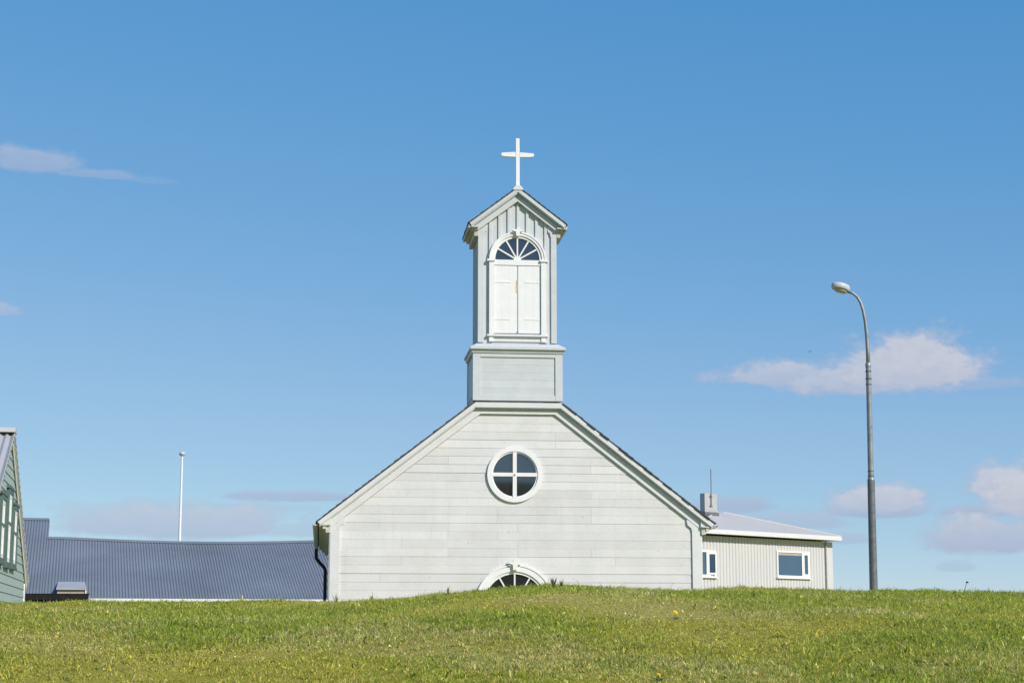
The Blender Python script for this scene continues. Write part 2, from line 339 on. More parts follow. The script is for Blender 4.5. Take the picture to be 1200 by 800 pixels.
nt.links.new(at_.outputs['Color'], b.inputs['Base Color']); nt.links.new(at_.outputs['Color'], tr.inputs['Color'])
nt.links.new(b.outputs[0], ms.inputs[1]); nt.links.new(tr.outputs[0], ms.inputs[2]); nt.links.new(ms.outputs[0], nt.nodes['Material Output'].inputs[0])
grass = npmesh('grass', P.reshape(-1, 3), F, gmat, 3)
ca = grass.data.attributes.new('tint', 'FLOAT_COLOR', 'POINT')
ca.data.foreach_set('color', np.concatenate([np.repeat(C, 5, 0), np.ones((N*5, 1))], 1).astype(np.float32).ravel())
tag(grass, 'short yellowish green grass covering the bank before the church', 'grass', kind='stuff')

# ------------------------------------------------------------------ the church
ch = empty('church', (.078, 40, 0), radians(6.2), 'small white timber church with bell tower, round window and cross on top', 'church')
XC = .05; HW = 4.265; SL = .775; TH = math.atan(SL); APZ = 7.275; LEN = 12.0
def zt(x): return APZ-SL*abs(x-XC)
WX, WZ = -.02, 4.81                                     # round window
DX, DZ, DR = -.02, 1.86, .905                           # doorway arch
# solid core
core = MB().prism([(XC-HW+.03, -.4), (XC+HW-.03, -.4), (XC+HW-.03, zt(XC+HW)-.25), (XC, APZ-.3), (XC-HW+.03, zt(XC-HW)-.25)], .07, LEN)
wall = core.build('wall', 'siding', ch)
# lapped facade boards
def lapy(z0, z1, lap=.010): return lambda z: -.020+lap*(z-z0)/(z1-z0)
def hole(z):
    h = 0
    if abs(z-WZ) < .57: h = max(h, sqrt(.57**2-(z-WZ)**2))
    if z < DZ: h = max(h, .85)
    elif z < DZ+.85: h = max(h, sqrt(.85**2-(z-DZ)**2))
    return h
nrow = 34; pitch = .191; zb = -.12
for i in range(nrow):
    z0 = zb+i*pitch; z1 = z0+pitch
    if z0 > 6.3: break
    lap = random.choice((.003, .004, .006, .008, .011))
    lim = lambda z: min(HW-.06, (APZ-.2-z)/SL)
    if lim(z1) < .12: continue
    zs_ = [z0+(z1-z0)*k/6 for k in range(7)]
    hs = [hole(z) for z in zs_]
    def clipped(xa, xb):                                  # one board between xa and xb (None = end of row / opening)
        if xa == 'L': left = [(XC-lim(z1), z1), (XC-lim(z0), z0)]
        elif xa == 'H': left = [(WX+h, z) for z, h in zip(zs_, hs)][::-1]
        else: left = [(xa+.0012, z1), (xa+.0012, z0)]
        if xb == 'R': right = [(XC+lim(z0), z0), (XC+lim(z1), z1)]
        elif xb == 'H': right = [(WX-h, z) for z, h in zip(zs_, hs)]
        else: right = [(xb-.0012, z0), (xb-.0012, z1)]
        poly = left+right
        jog = random.uniform(-.0015, .0015)
        f0 = lapy(z0, z1, lap)
        MB().prism(poly, (lambda z: f0(z)+jog), .068).build('board', 'siding', wall)
    spans = [('L', 'R')] if max(hs) == 0 else [('L', 'H'), ('H', 'R')]
    for a, b_ in spans:
        lo = XC-lim(z1) if a == 'L' else WX+max(hs); hi = XC+lim(z1) if b_ == 'R' else WX-max(hs)
        js = []
        cands = [-2.6, -.42, .93, 2.3, -3.1, 1.75, -1.55, .06]
        for j in random.sample(cands, 3 if hi-lo > 5 else 1):
            j += .01*random.random()
            if lo+.5 < j < hi-.5 and all(abs(j-q) > .8 for q in js): js.append(j)
        pts_ = [a]+sorted(js)+[b_]
        for q in range(len(pts_)-1): clipped(pts_[q], pts_[q+1])
# side walls: lapped boards too, seen almost edge-on
for sx in (-1, 1):
    m = MB(); x0 = XC+sx*(HW-.03)
    for i in range(20):
        z0 = zb+i*pitch; z1 = z0+pitch
        xo, xt = x0+sx*.024, x0+sx*.008
        m.add([(xo, .0, z0), (xo, LEN, z0), (xt, LEN, z1), (xt, .0, z1), (x0-sx*.02, 0, z0), (x0-sx*.02, LEN, z0), (x0-sx*.02, LEN, z1), (x0-sx*.02, 0, z1)],
              [(0, 1, 2, 3), (0, 4, 5, 1), (3, 2, 6, 7), (0, 3, 7, 4), (1, 5, 6, 2)])
    tag(m.build('side_boards', 'siding', wall), kind='stuff')
# corner boards with ogee tops
def ogee(x, z, s):      # quarter curves between corner board and frieze
    return [(x, z-.26), (x-s*.01, z-.24), (x-s*.015, z-.19), (x-s*.06, z-.15), (x-s*.10, z-.12), (x-s*.115, z-.06), (x-s*.13, z)]
for s in (-1, 1):
    xo = XC+s*HW; xi = XC+s*(HW-.215)
    poly = [(xi, -.3), (xo, -.3), (xo, zt(xo)-.22), (xi, zt(xi)-.22)]
    MB().prism(poly if s > 0 else poly[::-1], -.060, .05).build('corner_board', 'trim', ch)
    xi2 = xi; zz = zt(xi)-.34
    og = ogee(xi2, zz, s)+[(xi2+s*.06, zz+.02), (xi2+s*.06, zz-.26)]
    MB().prism(og, -.0625, .02).build('bracket', 'trim', ch)
    # the board's return on the side wall
    box('corner_board', 'trim', ch, *(sorted((xo+s*.002, xo+s*.022))), -.045, .16, -.3, zt(xo)-.24)
# rake and collar: fascia, crown, soffit and frieze following the gable
CX = .99                                                 # the collar's half width under the tower
def rake(s, va, vb, y0, y1, xe, name, m, apex=CX, perp=True):
    xa = XC+s*apex; xb = XC+s*xe
    c2 = (vb-va)*sin(TH)*cos(TH) if perp else 0
    poly = [(xa, zt(xa)-va), (xa, zt(xa)-vb), (xb-s*c2, zt(xb)-va-(vb-va)*cos(TH)**2 if perp else zt(xb)-vb), (xb, zt(xb)-va)]
    return MB().prism(poly if s > 0 else poly[::-1], y0, y1).build(name, m, ch)
EX = 4.57
for s in (-1, 1):
    rake(s, .050, .165, -.175, -.120, EX-.02, 'fascia', 'trim')
    rake(s, .155, .195, -.138, -.095, EX-.05, 'crown_moulding', 'trim')
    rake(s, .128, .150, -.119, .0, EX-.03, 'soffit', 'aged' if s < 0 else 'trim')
    rake(s,   .196, .395, -.072, .0, HW+.02, 'frieze', 'trim', perp=False)
ZC = zt(XC+CX)
MB().box(XC-CX, XC+CX, -.176, -.120, ZC-.165, ZC-.048).build('fascia', 'trim', ch)
MB().box(XC-CX, XC+CX, -.139, -.095, ZC-.196, ZC-.166).build('crown_moulding', 'trim', ch)
MB().box(XC-CX, XC+CX, -.119, .0, ZC-.152, ZC-.130).build('soffit', 'trim', ch)
MB().prism([(XC-CX, ZC-.197), (XC-CX, ZC-.395), (XC-CX+.13, ZC-.300), (XC+CX-.13, ZC-.300), (XC+CX, ZC-.395), (XC+CX, ZC-.197)], -.0735, .0).build('frieze', 'trim', ch)
# roof slabs and shingles
def roofpt(s, d, off):      # d along the slope from the ridge, off above the roof plane
    return XC+s*(d*cos(TH)+off*sin(TH)), APZ-d*sin(TH)+off*cos(TH)
DL = EX/cos(TH); TBACK = 1.56
for s in (-1, 1):
    D0 = (CX+.02)/cos(TH); mr_ = MB()
    for da, db, ya in ((.0, D0, TBACK), (D0, DL-.02, -.1195)):
        p = [roofpt(s, da, -.045), roofpt(s, db, -.045), roofpt(s, db, -.10), roofpt(s, da, -.10)]
        mr_.prism(p[::-1] if s > 0 else p, ya, LEN+.15)
    mr_.build('roof', 'aged', ch)
    m = MB(); k = 0; d = .02
    while d < DL-.05:
        yv = -.192 if d > D0-.02 else TBACK
        while yv < LEN+.15:
            w_ = random.uniform(.22, .34) if yv > .5 else random.uniform(.14, .24); o = random.uniform(-.006, .009); e = random.uniform(-.012, .012)
            p = [roofpt(s, d, -.03), roofpt(s, d+.24+e, -.028+o), roofpt(s, d+.24+e, .004+o), roofpt(s, d, -.012)]
            y0 = yv+(random.uniform(-.02, .012) if yv < -.19 else 0)
            m.prism(p[::-1] if s > 0 else p, y0, yv+w_-.006); yv += w_
        d += .185
    tag(m.build('shingles', 'shingle', ch), kind='stuff')
# eave soffits, gutters, bed mouldings along the sides
for s in (-1, 1):
    xo = XC+s*HW; ze = zt(XC+s*EX)
    a, b_ = sorted((xo, XC+s*(EX-.05)))
    box('eave_soffit', 'aged', ch, a, b_, -.145, LEN, ze-.115, ze-.085)
    a, b_ = sorted((xo+s*.001, xo+s*.10)); box('bed_moulding', 'aged', ch, a, b_, -.10, LEN, ze-.27, ze-.116)
    a, b_ = sorted((xo+s*.10, xo+s*.17)); box('bed_moulding', 'aged', ch, a, b_, -.12, LEN, ze-.19, ze-.117)
    er_ = [(xo-s*.02, ze-.113), (XC+s*(EX-.06), ze-.113), (XC+s*(EX-.06), zt(XC+s*(EX-.06))-.105), (xo-s*.02, zt(xo)-.16)]
    MB().prism(er_ if s > 0 else er_[::-1], -.1185, -.09).build('eave_return', 'trim', ch)
    gxm = XC+s*(EX+.035); gz = ze-.06; m = MB(); q = []
    for k in range(9): an = pi+pi*k/8; q.append((gxm+.062*cos(an), gz+.062*sin(an)))
    q += [(gxm+.050*cos(2*pi-pi*k/8), gz+.050*sin(2*pi-pi*k/8)+.001) for k in range(9)]
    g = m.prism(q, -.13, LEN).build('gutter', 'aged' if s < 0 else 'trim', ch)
    if s < 0:
        MB().tube([(gxm, 11.2, gz-.05), (gxm, 11.2, gz-.32), (gxm+.04, 11.2, gz-.38), (xo-.10, 11.2, gz-.60), (xo-.07, 11.2, gz-.66), (xo-.07, 11.2, .05)], .05, 10).build('downpipe', 'black', ch, 40)
# ---- round window
rw = MB().ring(WX, WZ, .535, .635, -.075, .06, n=72).build('round_window', 'white', ch, 40)
MB().ring(WX, WZ, .50, .536, -.045, .06, n=72).build('sash', 'white', rw, 40)
box('muntin', 'white', rw, WX-.045, WX+.045, -.062, .045, WZ-.53, WZ+.53); box('muntin', 'white', rw, WX-.53, WX+.53, -.058, .044, WZ-.04, WZ+.045)
MB().lathe([(.02, 0), (.02, .01)], (0, 0, 0), 8).build('rust_spot', 'rust', rw).location = (WX-.005, -.064, WZ-.01)
bpy.data.objects['rust_spot'].rotation_euler = (radians(90), 0, 0)
def sector(cx, cz, r, a0, a1, n=10): return [(cx, cz)]+[(cx+r*cos(a0+(a1-a0)*k/n), cz+r*sin(a0+(a1-a0)*k/n)) for k in range(n+1)]
for k in range(4): MB().prism(sector(WX, WZ, .52, k*pi/2, (k+1)*pi/2, 16), .012+.001*k, .02).build('pane', 'glass', rw)
# ---- arched fanlights
def ornament(cx, z, y, sc, par):        # small carved keystone crossing the crown of the arch
    o = MB().prism([(cx-.045*sc, z-.10*sc), (cx+.05*sc, z-.10*sc), (cx+.06*sc, z+.02*sc), (cx+.15*sc, z+.045*sc), (cx+.13*sc, z+.085*sc), (cx+.04*sc, z+.085*sc), (cx+.03*sc, z+.15*sc), (cx-.02*sc, z+.16*sc), (cx-.04*sc, z+.095*sc), (cx-.15*sc, z+.105*sc), (cx-.17*sc, z+.06*sc), (cx-.06*sc, z+.03*sc)], y-.06, y+.02).build('keystone', 'white', par)
    MB().prism([(cx-.16*sc, z+.005*sc), (cx-.05*sc, z+.0*sc), (cx-.05*sc, z+.035*sc), (cx-.16*sc, z+.055*sc)], y-.035, y+.01).build('carving', 'aged', o)
def fan(name, cx, cz, rg, rc, y, par, nray=5, ksc=1.0, low=0.0):
    w_ = MB().ring(cx, cz, rg+.045, rc, y-.07, y+.05, 0, pi, 40)
    w_ = w_.build(name, 'white', par, 35)
    MB().ring(cx, cz, rc-.001, rc+.035, y-.085, y+.03, 0, pi, 40).build('hood_moulding', 'white', w_, 35)
    MB().ring(cx, cz, rg-.012, rg+.046, y-.04, y+.05, 0, pi, 40).build('sash', 'white', w_, 35)
    st = pi/(nray+1)
    for k in range(nray+1): MB().prism(sector(cx, cz, rg, k*st, (k+1)*st, 8), y+.008, y+.016).build('pane', 'glass', w_)
    for k in range(1, nray+1):
        a = k*st; c, d = cos(a), sin(a); n_ = .017
        MB().prism([(cx+c*.03+d*n_, cz+d*.03-c*n_), (cx+c*rg+d*n_, cz+d*rg-c*n_), (cx+c*rg-d*n_, cz+d*rg+c*n_), (cx+c*.03-d*n_, cz+d*.03+c*n_)], y-.030-.0006*k, y+.02).build('muntin', 'white', w_)
    MB().prism(sector(cx, cz, .085, 0, pi, 12), y-.036, y+.03).build('hub', 'white', w_)
    ornament(cx, cz+rc, y-.085, ksc, w_)
    return w_
dw = fan('doorway_fanlight', DX, DZ, .70, .87, .0, ch, 5, .95)
# doorway below, out of sight behind the bank
for s in (-1, 1): box('door_jamb', 'white', ch, *sorted((DX+s*.745, DX+s*.90)), -.07, .06, -.1, DZ-.05)
box('door_transom', 'white', ch, DX-.744, DX+.744, -.06, .06, DZ-.11, DZ-.002)
for s in (-1, 1):
    d_ = box('door', 'trim', ch, *sorted((DX+s*.005, DX+s*.74)), -.03, .05, -.05, DZ-.112)
    for z0, z1 in ((.12, .75), (.9, 1.6)): box('panel', 'white', d_, *sorted((DX+s*.12, DX+s*.63)), -.045, .0, z0, z1)
    box('door_step', 'concrete', ch, *((-1.4, -.001) if s < 0 else (.001, 1.4)), -1.2, -.08, -.3, -.02)

# ---- tower
TX = .045; TB = 1.045; TF = -.135; TBK = 1.55; z0b = ZC+.004
tw = MB().box(TX-TB+.03, TX+TB-.03, TF+.05, TBK-.03, z0b, 7.70).build('tower_base', 'tower', ch)
nb = 5; bz0 = z0b+.115; bz1 = 7.53; bh = (bz1-bz0)/nb
for k in range(nb):
    za, zb_ = bz0+k*bh, bz0+(k+1)*bh
    MB().prism([(TX-TB+.1, za), (TX+TB-.1, za), (TX+TB-.1, zb_), (TX-TB+.1, zb_)], (lambda z: TF+.028+.0025*(z-za)/bh), TF+.055).build('board', 'tower', tw)
    for s in (-1, 1):
        xo = TX+s*(TB-.03)
        a, b_ = sorted((xo+s*.012, xo-s*.01)); box('board', 'tower', tw, a, b_, TF+.16, TBK-.15, za+.001, zb_-.003)
for s in (-1, 1):
    box('corner_board', 'tower', tw, *sorted((TX+s*TB, TX+s*(TB-.17))), TF, TF+.05, z0b, 7.62)
    for y0, y1 in ((TF+.051, TF+.19), (TBK-.17, TBK)): box('corner_board', 'tower', tw, *sorted((TX+s*TB, TX+s*(TB-.035))), y0, y1, z0b, 7.62)
box('frieze', 'tower', tw, TX-TB+.171, TX+TB-.171, TF+.002, TF+.05, 7.525, 7.62)
box('base_board', 'tower', tw, TX-TB+.171, TX+TB-.171, TF+.003, TF+.05, z0b, bz0+.004)
MB().loft([(TX-TB-.02, TX+TB+.02, TF-.02, TBK+.02, 7.615), (TX-TB-.035, TX+TB+.035, TF-.04, TBK+.035, 7.67), (TX-TB-.04, TX+TB+.04, TF-.045, TBK+.04, 7.695)]).build('bed_moulding', 'tower', tw)
SF = TF+.10; SB = 1.38; SH = .925
MB().loft([(TX-TB-.065, TX+TB+.065, TF-.085, TBK+.065, 7.696), (TX-TB-.065, TX+TB+.065, TF-.085, TBK+.065, 7.752), (TX-TB-.03, TX+TB+.03, TF-.05, TBK+.03, 7.770), (TX-SH-.03, TX+SH+.03, SF-.04, SB+.03, 7.845)]).build('cornice', 'tower', tw)
# shaft: board-and-batten
GA = 11.58; GS = .765; GTH = math.atan(GS); GE = 1.15
def gz_(x): return GA-GS*abs(x-TX)
sh = MB().prism([(TX-SH+.03, 7.86), (TX+SH-.03, 7.86), (TX+SH-.03, gz_(TX+SH)-.14), (TX, GA-.14), (TX-SH+.03, gz_(TX+SH)-.14)], SF+.03, SB-.03).build('tower_shaft', 'tower', ch)
for k in range(-4, 4):
    x = TX-.015+k*.218
    if abs(x-TX) > SH-.12: continue
    zlo = 9.85+sqrt(max(0, .66**2-(x+.03-TX)**2)) if abs(x+.03-TX) < .66 else 7.88
    MB().prism([(x, zlo), (x+.062, zlo), (x+.062, gz_(x+.062)-.24), (x, gz_(x)-.24)], SF-.006, SF+.031).build('batten', 'tower', sh)
for s in (-1, 1):
    box('corner_board', 'tower', sh, *sorted((TX+s*SH, TX+s*(SH-.13))), SF-.012, SF+.03, 7.88, gz_(TX+SH)-.2)
    for y0, y1 in ((SF+.031, SF+.15), (SB-.15, SB)): box('corner_board', 'tower', sh, *sorted((TX+s*SH, TX+s*(SH-.035))), y0, y1, 7.88, gz_(TX+SH)-.16)
    xi = TX+s*(SH-.13); zz = gz_(xi)-.32
    og = [(xi, zz-.24), (xi-s*.02, zz-.20), (xi-s*.025, zz-.15), (xi-s*.07, zz-.12), (xi-s*.085, zz-.06), (xi-s*.11, zz+.02), (xi+s*.05, zz+.02), (xi+s*.05, zz-.24)]
    MB().prism(og, SF-.014, SF+.02).build('bracket', 'tower', sh)
    for k in range(5):
        yb = SF+.25+k*.22; box('batten', 'tower', sh, *sorted((TX+s*(SH-.032), TX+s*(SH-.005))), yb, yb+.06, 7.88, gz_(TX+SH)-.2)
# gable of the tower
tr_ = MB()
def gpt(s, d, off): return TX+s*(d*cos(GTH)+off*sin(GTH)), GA-d*sin(GTH)+off*cos(GTH)
GL = GE/cos(GTH)
gr = empty('tower_roof', (0, 0, 0)); gr.parent = ch
for s in (-1, 1):
    p = [gpt(s, 0, -.03), gpt(s, GL-.01, -.03), gpt(s, GL-.01, -.085), gpt(s, 0, -.085)]
    MB().prism(p[::-1] if s > 0 else p, SF-.125, SB+.13).build('roof_slab', 'aged', gr)
    m = MB(); d = .01
    while d < GL-.03:
        yv = SF-.194
        while yv < SB+.12:
            w_ = random.uniform(.16, .3); o = random.uniform(-.004, .007); e = random.uniform(-.01, .012)
            p = [gpt(s, d, -.018), gpt(s, min(d+.2+e, GL+.03), -.018+o), gpt(s, min(d+.2+e, GL+.03), .008+o), gpt(s, d, -.006)]
            m.prism(p[::-1] if s > 0 else p, yv, yv+w_-.005); yv += w_
        d += .15
    tag(m.build('shingles', 'shingle', gr), kind='stuff')
    def grake(va, vb, y0, y1, xe, name, m_, perp=True):
        xb = TX+s*xe; c2 = (vb-va)*sin(GTH)*cos(GTH) if perp else 0
        poly = [(TX, GA-va), (TX, GA-vb), (xb-s*c2, gz_(xb)-va-(vb-va)*cos(GTH)**2 if perp else gz_(xb)-vb), (xb, gz_(xb)-va)]
        MB().prism(poly if s > 0 else poly[::-1], y0, y1).build(name, m_, gr)
    grake(.035, .135, SF-.18, SF-.126, GE-.01, 'fascia', 'tower')
    grake(.128, .165, SF-.148, SF-.10, GE-.04, 'crown_moulding', 'tower')
    grake(.112, .127, SF-.1255, SF+.0, GE-.02, 'soffit', 'tower')
    grake(.166, .335, SF-.075, SF+.02, SH+.09, 'frieze', 'tower')
    # stepped cornice along the side
    zE = gz_(TX+s*GE)
    for (u0, u1, h0, h1, y0) in ((SH+.001, GE-.03, -.115, -.086, SF-.14), (SH+.001, SH+.16, -.17, -.116, SF-.06), (SH+.001, SH+.09, -.30, -.171, SF-.018), (GE-.029, GE+.015, -.13, -.05, SF-.145)):
        a, b_ = sorted((TX+s*u0, TX+s*u1)); box('side_cornice', 'aged', gr, a, b_, y0, SB+.05, zE+h0, zE+h1)
# belfry window with shutters
fw = fan('tower_fanlight', TX, 9.845, .535, .635, SF+.02, ch, 5, .8)
FY = SF+.02
box('transom', 'white', fw, TX-.58, TX+.58, FY-.045, FY+.02, 9.715, 9.843)
for s in (-1, 1):
    pl = box('pilaster', 'white', fw, *sorted((TX+s*.555, TX+s*.665)), FY-.07, FY+.01, 8.07, 9.80)
    box('capital', 'white', fw, *sorted((TX+s*.53, TX+s*.715)), FY-.10, FY+.01, 9.801, 9.846)
    box('plinth', 'white', fw, *sorted((TX+s*.56, TX+s*.665)), FY-.05, FY+.01, 7.90, 8.019)
    x0, x1 = sorted((TX+s*.008, TX+s*.553))
    st_ = box('shutter', 'white', ch, x0, x1, FY-.022, FY+.005, 8.10, 9.712)
    for k in range(3): box('plank', 'white', st_, x0+.012+k*.175, x0+.012+k*.175+.1738, FY-.028, FY-.021, 8.112, 9.70)
    for zz in (8.42, 9.30):
        box('hinge', 'white', st_, *sorted((TX+s*.16, TX+s*.55)), FY-.036, FY-.027, zz, zz+.026)
box('shutter_sill', 'white', fw, TX-.72, TX+.72, FY-.09, FY+.0, 8.020, 8.064, bevel=.012)
box('apron', 'trim', fw, TX-.559, TX+.559, FY-.02, FY+.01, 7.905, 8.019)
MB().prism([(TX-.030, 9.06), (TX-.006, 9.06), (TX-.004, 9.34), (TX-.022, 9.36), (TX-.034, 9.22)], FY-.037, FY-.030).build('latch', 'rustpale', ch)
box('latch_hook', 'aged', ch, TX-.012, TX+.03, FY-.05, FY-.03, 8.13, 8.15)
# cross
cr = MB().loft([(TX-.046, TX+.046, SF-.09, SF-.0, 11.5), (TX-.044, TX+.044, SF-.09, SF-.0, 12.2), (TX-.048, TX+.042, SF-.09, SF-.0, 12.77)]).build('cross', 'white', ch, bevel=.008)
for s in (-1, 1):
    a = [(TX+s*.045, 12.315), (TX+s*.30, 12.32), (TX+s*.375, 12.333), (TX+s*.392, 12.372), (TX+s*.372, 12.412), (TX+s*.052, 12.435 if s < 0 else 12.427)]
    MB().prism(a if s > 0 else a[::-1], SF-.09, SF-.02).build('crossbar', 'white', cr)
MB().prism([(TX-.12, GA-.09), (TX+.12, GA-.09), (TX+.10, GA-.03), (TX+.05, GA+.015), (TX-.05, GA+.015), (TX-.10, GA-.03)], SF-.20, SF+.10).build('saddle', 'trim', cr)

# ------------------------------------------------------------------ corrugated sheets
def corr(x0, x1, pitch, amp, fz, vals, sub=6, box_=False):
    n = int(round((x1-x0)/pitch*sub)); m = MB(); k = len(vals)
    for i in range(n+1):
        x = x0+(x1-x0)*i/n; ph = (x-x0)/pitch % 1
        d = amp*(0.5+.5*cos(2*pi*ph)) if not box_ else (amp if ph > .26 else 0)
        for v in vals: m.v.append(fz(x, v, d))
    for i in range(n):
        for j in range(k-1): m.f.append((i*k+j, (i+1)*k+j, (i+1)*k+j+1, i*k+j+1))
    return m

# ------------------------------------------------------------------ cream house with hipped roof
A = radians(42); ho = (9.051, 62.0)
rh = empty('hipped_house', (ho[0], ho[1], 0), A, 'cream corrugated house with pale hipped roof and grey chimney, beside the church', 'house')
XL, XR = -4.1, 3.60; DP = 4.2; WT = 4.50
rwall = corr(XL, XR, .165, .034, lambda x, v, d: (x, -d, v), [0, 2.0, WT], 6, True).build('front_wall', 'cream', rh)
MB().box(XL, XR, .03, DP, 0, WT-.03).build('wall', 'cream', rh)
box('corner_trim', 'cream', rh, XR-.36, XR+.03, -.05, .05, 0, WT-.01); 
PKx, PKy, PKz = .05, 2.1, 5.54
ex0, ex1, ey0, ey1 = XL-.42, XR+.10, -.42, DP+.42
rf = MB().add([(ex0, ey0, 4.70), (ex1, ey0, 4.70), (ex1, ey1, 4.70), (ex0, ey1, 4.70), (PKx-.3, PKy, PKz), (PKx, PKy, PKz)], [(0, 1, 5, 4), (1, 2, 5), (2, 3, 4, 5), (3, 0, 4), (3, 2, 1, 0)]).build('roof', 'roofgrey', rh)
for a, b_ in (((ex0, ey0, 4.70), (PKx-.3, PKy, PKz)), ((ex1, ey0, 4.70), (PKx, PKy, PKz))): MB().tube([a, b_], .035, 8).build('hip_cap', 'roofgrey', rf)
for a in ((ex0-.01, ex1+.01, ey0-.012, ey0+.03, 4.545, 4.70), (ex0-.01, ex1+.01, ey1-.03, ey1+.012, 4.545, 4.70)): box('fascia', 'trim', rh, *a)
for a in ((ex0-.012, ex0+.03, ey0+.031, ey1-.031, 4.545, 4.70), (ex1-.03, ex1+.012, ey0+.031, ey1-.031, 4.545, 4.70)): box('fascia', 'trim', rh, *a)
box('soffit', 'roofgrey', rh, ex0+.031, ex1-.031, ey0+.031, ey1-.031, 4.56, 4.585)
MB().tube([(XR-.38, -.075, 4.55), (XR-.38, -.075, .1)], .028, 8).build('downpipe', 'concrete', rh)
def house_window(x0, x1, z0, z1, split, tilt):
    w_ = MB()
    y0 = -.075
    w_.box(x0, x1, y0, -.0, z0, z0+.075).box(x0, x1, y0, -.0, z1-.055, z1).box(x0, x0+.065, y0, -.0, z0+.076, z1-.056).box(x1-.065, x1, y0, -.0, z0+.076, z1-.056)
    w_ = w_.build('window', 'white', rh)
    box('sill', 'white', w_, x0-.03, x1+.03, -.12, -.01, z0-.035, z0-.001)
    box('pane', 'bluepane', w_, x0+.066, split-.04, -.045, -.039, z0+.076, z1-.056)
    box('mullion', 'white', w_, split-.04, split+.03, -.07, -.01, z0+.076, z1-.056)
    # hinged casement, ajar
    sw = x1-.07-(split+.035); sz0, sz1 = z0+.08, z1-.06
    h_ = bpy.data.objects.new('casement', None); 
    c_ = MB().box(0, .06, -.04, 0, sz0, sz1).box(sw-.06, sw, -.04, 0, sz0, sz1).box(.061, sw-.061, -.04, 0, sz0, sz0+.06).box(.061, sw-.061, -.04, 0, sz1-.06, sz1)
    bpy.data.objects.remove(h_)
    c_ = c_.build('casement', 'white', w_); c_.location = (split+.035, -.035, 0); c_.rotation_euler = (0, 0, -tilt)
    g_ = box('casement_pane', 'bluepane', w_, .06, sw-.06, -.022, -.016, sz0+.06, sz1-.06); g_.location = c_.location; g_.rotation_euler = c_.rotation_euler
    return w_
w2 = house_window(.42, 2.27, 3.16, 4.10, 1.86, .04)
box('blind', 'beige', w2, .49, 1.81, -.047, -.0455, 3.95, 4.03)
house_window(-3.75, -2.82, 3.10, 3.99, -3.28, .32)
chx, chy = PKx-1.28, PKy-.25
cm = box('chimney', 'concrete', rh, chx-.36, chx+.30, chy-.34, chy-.12, 4.9, 6.12)
box('flashing', 'galvdark', cm, chx-.40, chx+.36, chy-.38, chy-.08, 4.9, 5.46)
an = MB().tube([(chx-.05, chy-.38, 5.65), (chx-.05, chy-.38, 7.0)], .016, 6).build('antenna', 'galvdark', rh)
for zz in (5.66, 6.0): box('clamp', 'galvdark', an, chx-.12, chx+.03, chy-.37, chy-.341, zz, zz+.03)

# ------------------------------------------------------------------ long blue-roofed building
bb = empty('long_building', (-14.261, 60, 0), radians(14), 'long low building under a blue corrugated steel roof, left of the church', 'building')
EZ = 2.37; BS = .388; X0, XS, X1 = -7.0, -1.72, 11.0
def sag(x): return -.11*max(0, sin(pi*min(1, max(0, (x+1.0)/9.5))))
def bz(x, v): return EZ+BS*v+sag(x)*(v/6.0 if v < 6 else 1)
rf1 = corr(XS, X1, .104, .036, lambda x, v, d: (x, v, bz(x, v)+d), [-.05, 1.5, 3, 4.5, 5.99]).build('roof', 'blue', bb, True)
rf2 = corr(X0, XS-.002, .104, .036, lambda x, v, d: (x, v, EZ+BS*v+d+.006), [-.05, 2, 4, 6, 8.05]).build('roof', 'blue', bb, True)
corr(XS, X1, .104, .036, lambda x, v, d: (x, v, bz(x, 6)-BS*(v-6)+d), [6.01, 9, 12.05]).build('roof', 'blue', bb, True)
corr(X0, XS-.002, .104, .036, lambda x, v, d: (x, v, EZ+BS*8.1-BS*(v-8.1)+d), [8.11, 11, 14]).build('roof', 'blue', bb, True)
m = MB(); n = 24
for i in range(n):
    xa, xb = XS+(X1-XS)*i/n, XS+(X1-XS)*(i+1)/n
    m.add([(xa, 5.82, bz(xa, 5.82)+.038), (xb, 5.82, bz(xb, 5.82)+.038), (xb, 6, bz(xb, 6)+.065), (xa, 6, bz(xa, 6)+.065), (xa, 6.18, bz(xa, 5.82)+.038), (xb, 6.18, bz(xb, 5.82)+.038)], [(0, 1, 2, 3), (3, 2, 5, 4)])
m.build('ridge_cap', 'blue', rf1)
m = MB(); zr = EZ+BS*8.1
m.prismx([(7.9, zr-.03), (8.1, zr+.07), (8.3, zr-.03)], X0, XS+.02).build('ridge_cap', 'blue', rf2)
MB().prismx([(-.05, EZ+.0), (8.1, zr+.005), (8.1, zr-.25), (-.05, EZ-.1)], XS-.001, XS+.035).build('verge_flashing', 'blue', rf2)
MB().prismx([(0.3, 0), (0.3, EZ), (6, EZ+BS*6-.15), (11.7, EZ), (11.7, 0)], XS, X1-.3).build('wall', 'bluewall', bb)
MB().prismx([(0.3, 0), (0.3, EZ), (8.1, zr-.12), (13.8, EZ), (13.8, 0)], X0+.2, XS-.004).build('wall', 'bluewall', bb)
box('gutter', 'white', bb, -.55, X1, -.16, -.055, EZ-.10, EZ+.005)
box('fascia', 'bluewall', bb, X0, X1, -.05, -.02, EZ-.2, EZ-.03)
